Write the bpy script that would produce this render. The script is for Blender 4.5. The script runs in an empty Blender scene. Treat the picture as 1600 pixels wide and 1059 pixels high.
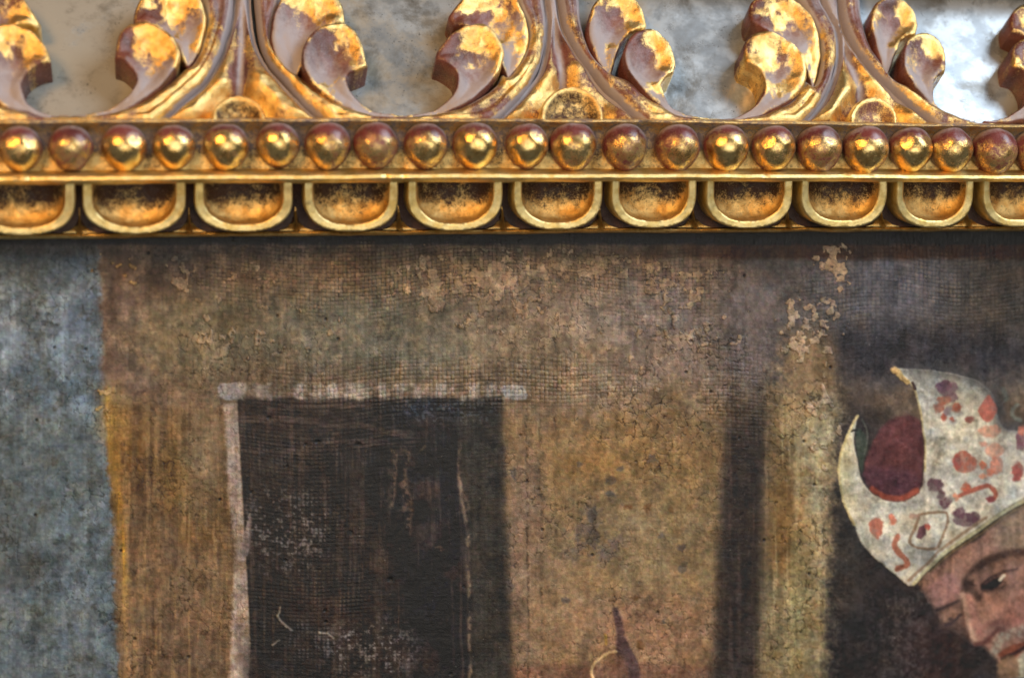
import bpy, math, random
import numpy as np
from mathutils import Vector
from mathutils.geometry import delaunay_2d_cdt

scene = bpy.context.scene
random.seed(7)
R = math.radians

# ------------------------------------------------------------------ camera
# metres. canvas plane y = 0, x to the right, z up (z = 0 is the eye level)
D = 0.45
FPX = 2800.0
YAW, PITCH = math.atan(0.204), math.atan(279.5 / 2800)
CAM = np.array([0.0, -D, 0.0])
FWD = np.array([math.sin(YAW) * math.cos(PITCH), math.cos(YAW) * math.cos(PITCH), -math.sin(PITCH)])
RGT = np.array([math.cos(YAW), -math.sin(YAW), 0.0])
UPV = np.cross(RGT, FWD)
cam = bpy.data.cameras.new('camera')
camo = bpy.data.objects.new('camera', cam)
scene.collection.objects.link(camo)
camo.location = CAM
camo.rotation_euler = Vector(FWD).to_track_quat('-Z', 'Y').to_euler()
cam.sensor_width = 36.0
cam.lens = 36.0 * FPX / 1600.0
cam.clip_start, cam.clip_end = 0.02, 50
cam.dof.use_dof = True
cam.dof.focus_distance = 0.462
cam.dof.aperture_fstop = 7.0
scene.camera = camo

# ------------------------------------------------------------------ world and lamps (indoor picture)
scene.view_settings.view_transform = 'Standard'
scene.view_settings.look = 'None'
scene.view_settings.gamma = 1
scene.view_settings.exposure = 0
w = bpy.data.worlds.new('World')
scene.world = w
w.use_nodes = True
w.node_tree.nodes['Background'].inputs[0].default_value = (0.86, 0.92, 1.0, 1)
w.node_tree.nodes['Background'].inputs[1].default_value = 0.10


def lamp(name, direction, dist, sx, sy, power, color, target=(0.06, 0, 0.0)):
    l = bpy.data.lights.new(name, 'AREA')
    l.shape = 'RECTANGLE'
    l.size, l.size_y = sx, sy
    l.energy, l.color = power, color
    o = bpy.data.objects.new(name, l)
    d = Vector(direction).normalized()
    o.location = Vector(target) + d * dist
    o.rotation_euler = (-d).to_track_quat('-Z', 'Y').to_euler()
    scene.collection.objects.link(o)
    return o


lamp('window_light', (0.70, -0.41, 0.60), 1.4, 0.50, 0.80, 18, (0.78, 0.88, 1.0))
lamp('room_lamp', (-0.50, -0.70, 0.52), 1.3, 0.36, 0.40, 12.0, (1.0, 0.53, 0.16))
lamp('room_fill', (0.10, -0.97, 0.02), 1.9, 1.5, 1.1, 12.5, (1.0, 0.97, 0.90))  # added frontal fill, stands in for the softly lit room

# ------------------------------------------------------------------ pixel helpers (1600 x 1059 measurements)


def rays(px, py):
    px, py = np.asarray(px, float), np.asarray(py, float)
    return FWD * FPX + RGT * (px[..., None] - 800) - UPV * (py[..., None] - 529.5)


def on_plane(px, py, P0, N):
    d = rays(px, py)
    t = ((P0 - CAM) @ N) / (d @ N)
    return CAM + d * t[..., None]


def at(px, py, p_mm):
    """world point of a pixel on the vertical plane p_mm in front of the canvas"""
    return on_plane(np.asarray(px, float), np.asarray(py, float), np.array([0, -p_mm / 1000, 0]), np.array([0, -1.0, 0]))


def sag(px, py):
    """line of the frame that passes pixel row py at column 800, with the rail's slight warp"""
    px = np.asarray(px, float)
    u = (px - 800) / 800
    base = 250 + (py - 250) * (1 - u * 0.0584)
    return base + u * u * np.interp(py, [187, 228, 283, 363], [6, 6, 2, 2])


def col(c, gain=1.0):
    c = np.asarray(c, float) / 255
    return np.where(c <= 0.04045, c / 12.92, ((c + 0.055) / 1.055) ** 2.4) * gain


# ------------------------------------------------------------------ noise in numpy
def vnoise(x, y, seed):
    rng = np.random.default_rng(seed)
    T = rng.random((256, 256))
    xi, yi = np.floor(x).astype(int), np.floor(y).astype(int)
    fx, fy = x - xi, y - yi
    fx, fy = fx * fx * (3 - 2 * fx), fy * fy * (3 - 2 * fy)
    x0, x1, y0, y1 = xi & 255, (xi + 1) & 255, yi & 255, (yi + 1) & 255
    return (T[y0, x0] * (1 - fx) + T[y0, x1] * fx) * (1 - fy) + (T[y1, x0] * (1 - fx) + T[y1, x1] * fx) * fy


def fbm(x, y, seed, oct=4, gain=0.55):
    s, a, tot = 0, 1.0, 0
    for k in range(oct):
        s = s + a * vnoise(x + 17.3 * k, y - 9.1 * k, seed + k)
        tot += a
        a *= gain
        x, y = x * 2.03, y * 2.03
    return s / tot


def worley(x, y, seed):
    """F1, F2, random value of nearest cell"""
    rng = np.random.default_rng(seed)
    TX, TY, TV = rng.random((256, 256)), rng.random((256, 256)), rng.random((256, 256))
    xi, yi = np.floor(x).astype(int), np.floor(y).astype(int)
    f1 = np.full(x.shape, 9.0); f2 = np.full(x.shape, 9.0); v = np.zeros(x.shape)
    for dx in (-1, 0, 1):
        for dy in (-1, 0, 1):
            cx, cy = xi + dx, yi + dy
            a, b = cx & 255, cy & 255
            d = np.hypot(cx + TX[b, a] - x, cy + TY[b, a] - y)
            near = d < f1
            f2 = np.where(near, f1, np.minimum(f2, d))
            v = np.where(near, TV[b, a], v)
            f1 = np.where(near, d, f1)
    return f1, f2, v


def ss(a, b, x):
    t = np.clip((x - a) / (b - a), 0, 1)
    return t * t * (3 - 2 * t)


# ------------------------------------------------------------------ 2D outline helpers
def smooth_loop(pts, step, closed=True):
    """Catmull-Rom through pts (a point given twice is a sharp corner), resampled to the step"""
    P = [np.array(p, float) for p in pts]
    pts2, corner = [], []
    i = 0
    while i < len(P):
        if i + 1 < len(P) and np.allclose(P[i], P[i + 1]):
            pts2.append(P[i]); corner.append(True); i += 2
        else:
            pts2.append(P[i]); corner.append(False); i += 1
    n = len(pts2)
    out = []
    for k in range(n if closed else n - 1):
        p1, p2 = pts2[k], pts2[(k + 1) % n]
        p0 = pts2[(k - 1) % n] if (closed or k > 0) else p1
        p3 = pts2[(k + 2) % n] if (closed or k + 2 < n) else p2
        if corner[k]: p0 = p1
        if corner[(k + 1) % n]: p3 = p2
        m = max(2, int(np.linalg.norm(p2 - p1) / step * 2))
        for t in np.arange(m) / m:
            out.append(0.5 * (2 * p1 + (p2 - p0) * t + (2 * p0 - 5 * p1 + 4 * p2 - p3) * t * t + (3 * p1 - p0 - 3 * p2 + p3) * t ** 3))
    if not closed: out.append(pts2[-1])
    out = np.array(out)
    nxt = np.roll(out, -1, 0) if closed else out[1:]
    src = out if closed else out[:-1]
    L = np.linalg.norm(nxt - src, axis=1)
    cum = np.concatenate([[0], np.cumsum(L)])
    m = max(8, int(cum[-1] / step))
    q = np.linspace(0, cum[-1], m, endpoint=not closed)
    full = np.vstack([out, out[:1]]) if closed else out
    return np.stack([np.interp(q, cum, full[:, 0]), np.interp(q, cum, full[:, 1])], 1)


def seg_dist(P, loop, closed=True):
    d = np.full(len(P), 1e9)
    n = len(loop)
    for i in range(n if closed else n - 1):
        a, b = loop[i], loop[(i + 1) % n]
        ab = b - a
        t = np.clip(((P - a) @ ab) / (ab @ ab + 1e-12), 0, 1)
        q = P - a - t[:, None] * ab
        d = np.minimum(d, q[:, 0] ** 2 + q[:, 1] ** 2)
    return np.sqrt(d)


def inside(P, loop):
    c = np.zeros(len(P), bool)
    n = len(loop)
    for i in range(n):
        a, b = loop[i], loop[(i + 1) % n]
        if a[1] == b[1]: continue
        m = ((a[1] > P[:, 1]) != (b[1] > P[:, 1])) & (P[:, 0] < (b[0] - a[0]) * (P[:, 1] - a[1]) / (b[1] - a[1]) + a[0])
        c ^= m
    return c


# ------------------------------------------------------------------ object helpers
def link(name, me, mat, parent=None):
    me.materials.append(mat)
    o = bpy.data.objects.new(name, me)
    scene.collection.objects.link(o)
    if parent: o.parent = parent
    return o


def build(name, verts, faces, mat, parent=None, angle=50, attrs=None):
    me = bpy.data.meshes.new(name)
    me.from_pydata([tuple(v) for v in verts], [], [tuple(int(i) for i in f) for f in faces])
    me.polygons.foreach_set('use_smooth', [True] * len(me.polygons))
    me.set_sharp_from_angle(angle=R(angle))
    for k, v in (attrs or {}).items():
        a = me.attributes.new(k, 'FLOAT', 'POINT')
        a.data.foreach_set('value', np.asarray(v, np.float32))
    me.update()
    return link(name, me, mat, parent)


def gouge(V, seed, size=24, amp=0.42):
    f1, f2, v = worley(V[:, 0] / size, V[:, 1] / size, seed)
    return amp * np.minimum(f1, 0.75) ** 2 + 0.12 * (v - 0.5)


class Plane:
    """carving plane: h (mm) is measured along N above the base; pixels are read at height hT"""
    def __init__(self, P0, N, hT):
        self.N = np.asarray(N, float) / np.linalg.norm(N)
        self.P0, self.hT = np.asarray(P0, float), hT

    def map(self, xy, h):
        p = on_plane(xy[:, 0], xy[:, 1], self.P0, self.N)
        return p + self.N * ((h - self.hT) / 1000)[:, None]


def carve(name, loop, plane, hfun, mat, parent, sp=1.9, base=0.0, gild=None, wob=0.5, sdf=None, raw=False):
    """solid relief with the given pixel outline: top surface from hfun(P, d), walls down to base"""
    L = loop if raw else smooth_loop(loop, sp)
    if wob:
        s0 = random.randint(0, 9999)
        L = L + (np.stack([vnoise(L[:, 0] / 14, L[:, 1] / 14, s0), vnoise(L[:, 0] / 14, L[:, 1] / 14, s0 + 1)], 1) - 0.5) * 2 * wob
    lo, hi = L.min(0), L.max(0)
    gx, gy = np.meshgrid(np.arange(lo[0], hi[0], sp), np.arange(lo[1], hi[1], sp))
    gx = gx + (np.arange(gx.shape[0]) % 2)[:, None] * sp / 2
    G = np.stack([gx.ravel(), gy.ravel()], 1)
    G = G[inside(G, L)]
    G = G[seg_dist(G, L) > 0.55 * sp]
    P = np.vstack([L, G])
    n = len(L)
    vs, es, fs, _, _, _ = delaunay_2d_cdt([Vector(p) for p in P], [(i, (i + 1) % n) for i in range(n)], [], 1, 1e-5)
    V = np.array([(v.x, v.y) for v in vs])
    d = seg_dist(V, L if sdf is None else sdf, sdf is None)
    h = hfun(V, d)
    g, du = gild(V, d) if gild else (np.full(len(V), 0.5), np.zeros(len(V)))
    top = plane.map(V, h)
    # orientation: faces towards the plane normal
    used = {}
    F = []
    for f in fs:
        f = list(f)
        a, b, c = top[f[0]], top[f[1]], top[f[2]]
        if np.cross(b - a, c - a) @ plane.N < 0: f.reverse()
        F.append(f)
        for i in range(len(f)): used[(f[i], f[(i + 1) % len(f)])] = 1
    verts = list(top); gg = list(g); dd = list(du)
    low = {}

    def lower(i):
        if i not in low:
            low[i] = []
            for fr in (0.5, 1.0):
                hh = h[i] + (base - h[i]) * fr
                low[i].append(len(verts))
                verts.append(plane.map(V[i:i + 1], np.array([hh]))[0])
                gg.append(g[i] - 0.08 * fr); dd.append(du[i] * 0.3)
        return low[i]
    for (a, b) in list(used):
        if (b, a) not in used:
            la, lb = lower(a), lower(b)
            F.append((b, a, la[0], lb[0])); F.append((lb[0], la[0], la[1], lb[1]))
    return build(name, verts, F, mat, parent, 42, {'gild': gg, 'dust': dd})


# ------------------------------------------------------------------ materials
def mat_new(name):
    m = bpy.data.materials.new(name)
    m.use_nodes = True
    nt = m.node_tree
    for n in list(nt.nodes): nt.nodes.remove(n)
    return m, nt


def nd(nt, t, **kw):
    n = nt.nodes.new(t)
    for k, v in kw.items(): setattr(n, k, v)
    return n


def math_n(nt, op, a, b=None, c=None, clamp=False):
    n = nd(nt, 'ShaderNodeMath', operation=op, use_clamp=clamp)
    for i, v in enumerate((a, b, c)):
        if v is None: continue
        if isinstance(v, (int, float)): n.inputs[i].default_value = v
        else: nt.links.new(v, n.inputs[i])
    return n.outputs[0]


def noise_n(nt, vec, scale, detail=4, rough=0.6, dist=0.0):
    n = nd(nt, 'ShaderNodeTexNoise')
    n.inputs['Scale'].default_value = scale
    n.inputs['Detail'].default_value = detail
    n.inputs['Roughness'].default_value = rough
    n.inputs['Distortion'].default_value = dist
    nt.links.new(vec, n.inputs['Vector'])
    return n.outputs['Fac']


def mixc(nt, fac, a, b):
    n = nd(nt, 'ShaderNodeMix', data_type='RGBA')
    if isinstance(fac, (int, float)): n.inputs[0].default_value = fac
    else: nt.links.new(fac, n.inputs[0])
    for s, v in ((6, a), (7, b)):
        if isinstance(v, tuple): n.inputs[s].default_value = (*v, 1)
        else: nt.links.new(v, n.inputs[s])
    return n.outputs[2]


def mixf(nt, fac, a, b):
    return math_n(nt, 'ADD', math_n(nt, 'MULTIPLY', fac, b - a), a)


def step_n(nt, v, a, b):
    n = nd(nt, 'ShaderNodeMapRange', interpolation_type='SMOOTHSTEP')
    n.inputs['From Min'].default_value, n.inputs['From Max'].default_value = a, b
    nt.links.new(v, n.inputs['Value'])
    return n.outputs[0]


def gilding(name, bias=0.0, bole=(0.17, 0.055, 0.038), gold_a=(0.88, 0.63, 0.25), gold_b=(0.68, 0.40, 0.12), rough=0.30, grime=0.5, bump=0.5, spec=0.6):
    """worn gold leaf over red bole with dust in the carving; 'gild' and 'dust' are carved-in attributes"""
    m, nt = mat_new(name)
    tc = nd(nt, 'ShaderNodeTexCoord').outputs['Object']
    info = nd(nt, 'ShaderNodeObjectInfo').outputs['Random']
    mp = nd(nt, 'ShaderNodeVectorMath', operation='ADD')
    nt.links.new(tc, mp.inputs[0])
    off = nd(nt, 'ShaderNodeCombineXYZ')
    nt.links.new(math_n(nt, 'MULTIPLY', info, 0.7), off.inputs[1])
    nt.links.new(off.outputs[0], mp.inputs[1])
    vec = mp.outputs[0]
    g = nd(nt, 'ShaderNodeAttribute', attribute_name='gild').outputs['Fac']
    du = nd(nt, 'ShaderNodeAttribute', attribute_name='dust').outputs['Fac']
    big = noise_n(nt, vec, 170, 3, 0.6, 0.4)
    mid = noise_n(nt, vec, 800, 6, 0.75, 0.3)
    fine = noise_n(nt, vec, 3400, 4, 0.8)
    s = math_n(nt, 'ADD', math_n(nt, 'MULTIPLY', big, 0.62), math_n(nt, 'MULTIPLY', mid, 0.85))
    s = math_n(nt, 'ADD', s, math_n(nt, 'MULTIPLY', fine, 0.78))          # mean about 1.12
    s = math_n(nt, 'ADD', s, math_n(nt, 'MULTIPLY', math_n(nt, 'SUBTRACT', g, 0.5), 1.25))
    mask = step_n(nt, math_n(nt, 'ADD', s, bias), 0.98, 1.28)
    # colour of what is under the leaf
    dn = math_n(nt, 'ADD', du, math_n(nt, 'MULTIPLY', math_n(nt, 'SUBTRACT', mid, 0.5), 0.7))
    dmask = step_n(nt, dn, 0.25, 0.85)
    bolev = mixc(nt, step_n(nt, big, 0.35, 0.7), bole, tuple(c * 0.45 for c in bole))
    under = mixc(nt, dmask, bolev, (0.33, 0.285, 0.285))
    goldc = mixc(nt, step_n(nt, noise_n(nt, vec, 330, 4, 0.65), 0.38, 0.66), gold_a, gold_b)
    gm = math_n(nt, 'MULTIPLY', step_n(nt, noise_n(nt, vec, 1500, 5, 0.75, 0.6), 0.52, 0.72), grime)
    goldc = mixc(nt, gm, goldc, (0.16, 0.085, 0.03))
    base = mixc(nt, mask, under, goldc)
    b = nd(nt, 'ShaderNodeBsdfPrincipled')
    nt.links.new(base, b.inputs['Base Color'])
    nt.links.new(math_n(nt, 'MULTIPLY', mask, 0.97), b.inputs['Metallic'])
    ru = mixf(nt, dmask, 0.27, 0.5)
    ro = math_n(nt, 'ADD', math_n(nt, 'MULTIPLY', ru, math_n(nt, 'SUBTRACT', 1.0, mask)), math_n(nt, 'MULTIPLY', mask, rough))
    ro = math_n(nt, 'ADD', ro, math_n(nt, 'MULTIPLY', math_n(nt, 'SUBTRACT', fine, 0.5), 0.3), clamp=True)
    nt.links.new(ro, b.inputs['Roughness'])
    b.inputs['Specular IOR Level'].default_value = spec
    hgt = math_n(nt, 'ADD', math_n(nt, 'MULTIPLY', mid, 1.0), math_n(nt, 'MULTIPLY', fine, 0.35))
    hgt = math_n(nt, 'ADD', hgt, math_n(nt, 'MULTIPLY', mask, 0.10))
    bp = nd(nt, 'ShaderNodeBump')
    bp.inputs['Strength'].default_value = bump
    bp.inputs['Distance'].default_value = 0.00045
    nt.links.new(hgt, bp.inputs['Height'])
    nt.links.new(bp.outputs[0], b.inputs['Normal'])
    out = nd(nt, 'ShaderNodeOutputMaterial')
    nt.links.new(b.outputs[0], out.inputs[0])
    return m


M_LEAF = gilding('gilded_leaf', 0.0)
M_BEAD = gilding('gilded_bead', -0.04, bole=(0.17, 0.045, 0.04), rough=0.19, grime=0.8, bump=0.22)
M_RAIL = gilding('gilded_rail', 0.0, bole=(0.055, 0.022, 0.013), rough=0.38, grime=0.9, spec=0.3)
M_RIM = gilding('gilded_rim', 0.45, rough=0.46, grime=0.35, gold_a=(0.90, 0.72, 0.33), gold_b=(0.76, 0.54, 0.18), bump=0.3)
M_HOLLOW = gilding('gilded_hollow', -0.02, bole=(0.055, 0.025, 0.013), rough=0.42, grime=0.75, spec=0.25)  # bole darkened to carry the shadow in the cup tops


def mirror_mat():
    m, nt = mat_new('aged_mirror')
    tc = nd(nt, 'ShaderNodeTexCoord').outputs['Object']
    big = noise_n(nt, tc, 42, 4, 0.6, 0.25)
    mid = noise_n(nt, tc, 190, 6, 0.7, 0.15)
    fine = noise_n(nt, tc, 1300, 4, 0.7)
    s = math_n(nt, 'ADD', math_n(nt, 'MULTIPLY', big, 0.75), math_n(nt, 'MULTIPLY', mid, 0.5))
    ta = nd(nt, 'ShaderNodeAttribute', attribute_name='tarnish').outputs['Fac']
    s = math_n(nt, 'ADD', s, math_n(nt, 'MULTIPLY', math_n(nt, 'SUBTRACT', ta, 0.5), 0.55))
    tar = step_n(nt, s, 0.58, 0.80)
    spots = math_n(nt, 'MULTIPLY', step_n(nt, fine, 0.60, 0.68), step_n(nt, noise_n(nt, tc, 70, 3, 0.5), 0.45, 0.62))
    silver = mixc(nt, step_n(nt, noise_n(nt, tc, 75, 5, 0.65, 0.2), 0.44, 0.58), (0.47, 0.53, 0.57), (0.29, 0.33, 0.36))
    c = mixc(nt, tar, silver, (0.315, 0.305, 0.265))
    c = mixc(nt, math_n(nt, 'MULTIPLY', step_n(nt, noise_n(nt, tc, 62, 6, 0.7, 0.2), 0.50, 0.66), 0.72), c, (0.135, 0.125, 0.10))
    c = mixc(nt, spots, c, (0.035, 0.034, 0.03))
    b = nd(nt, 'ShaderNodeBsdfPrincipled')
    nt.links.new(c, b.inputs['Base Color'])
    met = math_n(nt, 'MULTIPLY', math_n(nt, 'SUBTRACT', 0.50, math_n(nt, 'MULTIPLY', tar, 0.38)), math_n(nt, 'SUBTRACT', 1.0, spots))
    nt.links.new(met, b.inputs['Metallic'])
    nt.links.new(math_n(nt, 'ADD', math_n(nt, 'MULTIPLY', mid, 0.45), 0.10), b.inputs['Roughness'])
    b.inputs['Coat Weight'].default_value = 0.12
    b.inputs['Coat Roughness'].default_value = 0.08
    bp = nd(nt, 'ShaderNodeBump')
    bp.inputs['Strength'].default_value = 0.12
    bp.inputs['Distance'].default_value = 0.0004
    nt.links.new(mid, bp.inputs['Height'])
    nt.links.new(bp.outputs[0], b.inputs['Normal'])
    out = nd(nt, 'ShaderNodeOutputMaterial')
    nt.links.new(b.outputs[0], out.inputs[0])
    return m


M_MIRROR = mirror_mat()

# ================================================================== the picture frame
frame = bpy.data.objects.new('picture_frame', None)
scene.collection.objects.link(frame)
frame['label'] = 'carved gilded picture frame rail with beads, scooped cups and curling leaves over aged mirror'
frame['category'] = 'picture frame'


def extrude(name, prof, mat, gildf=None, n=420, x0=-140, x1=1760, closed=True):
    """moulding: prof = list of (pixel row at column 800, protrusion mm)"""
    xs = np.linspace(x0, x1, n)
    m = len(prof)
    V = np.zeros((n, m, 3)); G = np.zeros((n, m)); DU = np.zeros((n, m))
    s0 = random.randint(0, 9999)
    for j, (py, p) in enumerate(prof):
        dp = (vnoise(xs / 45, xs * 0 + j * 0.37, s0) - 0.5) * 0.35 - 0.5 * ss(0.86, 0.95, vnoise(xs / 9, xs * 0 + j * 0.2, s0 + 7)) * (0 if p < 8 else 1)
        dy = (vnoise(xs / 60, xs * 0 + j * 0.31, s0 + 3) - 0.5) * 1.6 + (vnoise(xs / 13, xs * 0 + j * 0.31, s0 + 5) - 0.5) * 0.9
        V[:, j] = at(xs, sag(xs, py) + dy, 0) * 0
        q = rays(xs, sag(xs, py) + dy)
        t = (D - (p + dp) / 1000) / q[:, 1]
        V[:, j] = CAM + q * t[:, None]
        g, du = gildf(py, p) if gildf else (0.5, 0)
        G[:, j] = g; DU[:, j] = du
    idx = np.arange(n * m).reshape(n, m)
    F = []
    for i in range(n - 1):
        for j in range(m if closed else m - 1):
            k = (j + 1) % m
            F.append((idx[i, j], idx[i, k], idx[i + 1, k], idx[i + 1, j]))
    F.append(tuple(idx[0][::-1])); F.append(tuple(idx[-1]))
    return build(name, V.reshape(-1, 3), F, mat, frame, 38, {'gild': G.ravel(), 'dust': DU.ravel()})


# rail with the sight edge, the cup recess and the cove behind the beads
rail_prof = [(366, 0.6), (364.5, 8.4), (362, 8.9), (359.5, 8.6), (357, 7.0), (340, 6.6), (315, 7.2), (290, 8.6), (281, 9.5),
             (276, 12.6), (262, 13.2), (246, 12.4), (228, 12.0), (212, 12.2), (199, 13.6), (193, 15.6), (190, 16.4), (187.5, 16.4), (186, 15.4),
             (184, 6.0), (184, 0.6)]


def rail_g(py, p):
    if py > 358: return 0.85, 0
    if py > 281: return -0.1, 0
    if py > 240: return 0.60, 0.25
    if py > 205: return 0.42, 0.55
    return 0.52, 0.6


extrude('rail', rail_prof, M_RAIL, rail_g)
extrude('ledge', [(284.5, 12.0), (285, 15.4), (282.5, 16.6), (278, 17.3), (273, 17.1), (269, 16.0), (265, 14.2), (262, 12.6), (272, 11.0)], M_RIM,
        lambda py, p: (0.75, 0.1))

# ---- beads, one by one
BEADS = [(-48, 234, 33), (32, 233, 34), (111, 232, 34), (194, 231, 35), (272, 230, 33), (353, 230, 35), (434, 227, 33), (512, 228, 35), (587, 227, 34),
         (665, 228, 33), (742, 228, 34), (823, 228, 32), (895, 229, 35), (976, 230, 33), (1058, 231, 33), (1134, 232, 33), (1208, 232, 32), (1279, 233, 33),
         (1352, 234, 33), (1422, 234, 31), (1485, 235, 31), (1553, 237, 32), (1617, 238, 31), (1684, 239, 31)]


def bead_mesh(seed):
    """slightly egg-shaped hand-cut bead, flattened facets, unit radius, front = -y"""
    nu, nv = 44, 30
    vs, fs, g, du = [], [], [], []
    var = random.Random(seed).uniform(-0.09, 0.09)
    rng = np.random.default_rng(seed)
    fac = [(np.array(v) / np.linalg.norm(v), 0.925 + 0.05 * rng.random()) for v in rng.normal(size=(7, 3)) * np.array([1, .6, 1]) + np.array([0, -0.9, 0])]
    for j in range(nv + 1):
        th = math.pi * j / nv
        for i in range(nu):
            ph = 2 * math.pi * i / nu
            n = np.array([math.sin(th) * math.cos(ph), math.sin(th) * math.sin(ph), math.cos(th)])
            r = 1.0
            for a, lim in fac:
                dd = n @ a
                if dd > 0.5: r = r - 0.8 * max(0, r - lim / dd)
            p = n * r
            wz = 1.0 - 0.16 * max(0, -p[2]) ** 1.4
            vs.append((p[0] * wz, p[1] * wz, p[2] * 1.07))
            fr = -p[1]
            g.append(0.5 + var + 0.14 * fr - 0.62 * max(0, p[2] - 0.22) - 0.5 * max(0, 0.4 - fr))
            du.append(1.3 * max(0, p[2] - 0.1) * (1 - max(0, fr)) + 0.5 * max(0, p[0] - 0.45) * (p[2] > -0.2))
    for j in range(nv):
        for i in range(nu):
            a, b = j * nu + i, j * nu + (i + 1) % nu
            fs.append((a, a + nu, b + nu, b))
    me = bpy.data.meshes.new('bead')
    me.from_pydata(vs, [], fs)
    me.polygons.foreach_set('use_smooth', [True] * len(fs))
    for k, v in (('gild', g), ('dust', du)):
        at_ = me.attributes.new(k, 'FLOAT', 'POINT'); at_.data.foreach_set('value', np.array(v, np.float32))
    me.materials.append(M_BEAD)
    return me


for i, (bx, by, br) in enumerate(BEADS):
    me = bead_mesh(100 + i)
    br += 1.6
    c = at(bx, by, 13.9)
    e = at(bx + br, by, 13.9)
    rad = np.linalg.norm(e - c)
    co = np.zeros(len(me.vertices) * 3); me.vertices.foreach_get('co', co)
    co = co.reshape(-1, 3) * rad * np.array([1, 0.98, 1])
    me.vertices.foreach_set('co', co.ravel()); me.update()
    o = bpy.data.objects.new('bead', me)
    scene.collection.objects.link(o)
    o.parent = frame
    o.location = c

# ---- scooped cups
CUPS = [(-50, 117), (129, 290), (304, 457), (475, 622), (637, 785), (802, 941), (955, 1088), (1103, 1238), (1251, 1386), (1400, 1521), (1535, 1655), (1670, 1790)]
cupN = np.array([0, -1.0, -0.10])
cup_plane = Plane(at(800, 326, 14.6), cupN, 14.6)      # h is roughly the protrusion in mm
for i, (xa, xb) in enumerate(CUPS):
    W = xb - xa
    rnd = random.Random(40 + i)
    yb = sag((xa + xb) / 2, 362.0) - rnd.uniform(1.0, 2.5)
    yt = sag((xa + xb) / 2, 279.5)
    xm = (xa + xb) / 2
    wb = (rnd.uniform(-2, 2), rnd.uniform(0, 6), rnd.uniform(-0.9, 0.9), rnd.uniform(0, 6))

    def ucurve(t, b):
        """U line: t in from the outer edge at the sides, b in from the bottom"""
        hw, y, hh = W / 2 - t, yb - b, 54 - 0.5 * b
        ph = np.linspace(0.0, math.pi, 26)
        e = 2 / 2.4
        px = xm - hw * np.sign(np.cos(ph)) * np.abs(np.cos(ph)) ** e
        py = y - hh * (1 - np.abs(np.sin(ph)) ** e)
        px = px + wb[0] * np.sin(ph * 3 + wb[1]) * np.sin(ph)
        py = py + wb[2] * np.sin(ph * 2.3 + wb[3]) * np.sin(ph)
        return [(xm - hw, yt), (xm - hw, yt + 12)] + list(zip(px, py)) + [(xm + hw, yt + 12), (xm + hw, yt)]
    outer = smooth_loop(ucurve(0, 0), 1.7, False)
    inner = smooth_loop(ucurve(15.0 * W / 155, 11.5), 1.7, False)
    rim_loop = np.vstack([outer, inner[::-1]])

    def rim_h(V, d, outer=outer, inner=inner):
        do = seg_dist(V, outer, False)
        di = seg_dist(V, inner, False)
        return 14.6 + 0.7 * (320 - V[:, 1]) / 40 - 0.45 * (1 - ss(0, 2.0, do)) - 0.3 * (1 - ss(0, 1.6, di)) - 0.25 * ss(0, 12, do) + 0.16 * (fbm(V[:, 0] / 12, V[:, 1] / 12, 5 + i, 2) - 0.5)
    cup = carve('cup', rim_loop, cup_plane, rim_h, M_RIM, frame, sp=1.7, base=6.0, raw=True, wob=0.2,
                gild=lambda V, d: (0.72 + 0 * d, 0 * d))
    hol = np.vstack([inner])

    def hol_h(V, d, inner=inner, xm=xm, W=W, yb=yb):
        q = np.clip(d / (0.40 * W), 0, 1)
        u = (V[:, 0] - xm) / (0.5 * W)
        depth = 6.2 * np.sqrt(1 - (1 - q) ** 2)
        n = fbm(V[:, 0] / 9, V[:, 1] / 9, 77 + i, 3) - 0.5
        facet = 0.7 * np.abs(((u + 0.1) * 2.2) % 1 - 0.5)
        return 14.1 + 0.7 * (320 - V[:, 1]) / 40 - depth * (0.93 + 0.0 * u) + n * 0.7 * q + facet * q
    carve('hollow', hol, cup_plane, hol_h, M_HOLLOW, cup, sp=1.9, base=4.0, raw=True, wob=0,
          sdf=inner, gild=lambda V, d, yb=yb: (0.38 + 0.30 * ss(yb - 66, yb - 20, V[:, 1]) + 0.15 * (1 - ss(0, 8, d)), 0 * d))  # gilding thins toward the top, painting in the ledge's shade

# ---- little darts between the cups
for i in range(len(CUPS) - 1):
    xm = (CUPS[i][1] + CUPS[i + 1][0]) / 2
    yb = sag(xm, 362.5)
    gw = (CUPS[i + 1][0] - CUPS[i][1])
    loop = [(xm - 27, yb), (xm - 27, yb), (xm - 13, yb - 5), (xm - gw * 0.20, yb - 20), (xm - 1.0, yb - 40), (xm + gw * 0.20, yb - 20), (xm + 13, yb - 5), (xm + 27, yb), (xm + 27, yb)]

    def dart_h(V, d, xm=xm, yb=yb):
        ridge = np.exp(-((V[:, 0] - xm) / 2.6) ** 2)
        return 6.9 + 2.2 * ridge * ss(yb - 40, yb - 8, V[:, 1]) + 2.0 * ss(yb - 14, yb - 1, V[:, 1])
    carve('dart', loop, cup_plane, dart_h, M_HOLLOW, frame, sp=1.7, base=5.5, wob=0.3,
          gild=lambda V, d, xm=xm, yb=yb: (0.15 + 0.55 * np.exp(-((V[:, 0] - xm) / 3) ** 2) + 0.6 * ss(yb - 16, yb - 4, V[:, 1]), 0 * d))

# ---- carved leaf frieze, leaning back over the mirror
PHI = R(33)
FN = np.array([0, -math.cos(PHI), math.sin(PHI)])
HT = 8.0
FP0 = at(800, 188, 14.8)
FZ = Plane(FP0, FN, HT)


def dup(pts, dx, dy=0, s=1.0, ref=(0, 0)):
    return [((x - ref[0]) * s + ref[0] + dx, (y - ref[1]) * s + ref[1] + dy) for x, y in pts]


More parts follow.
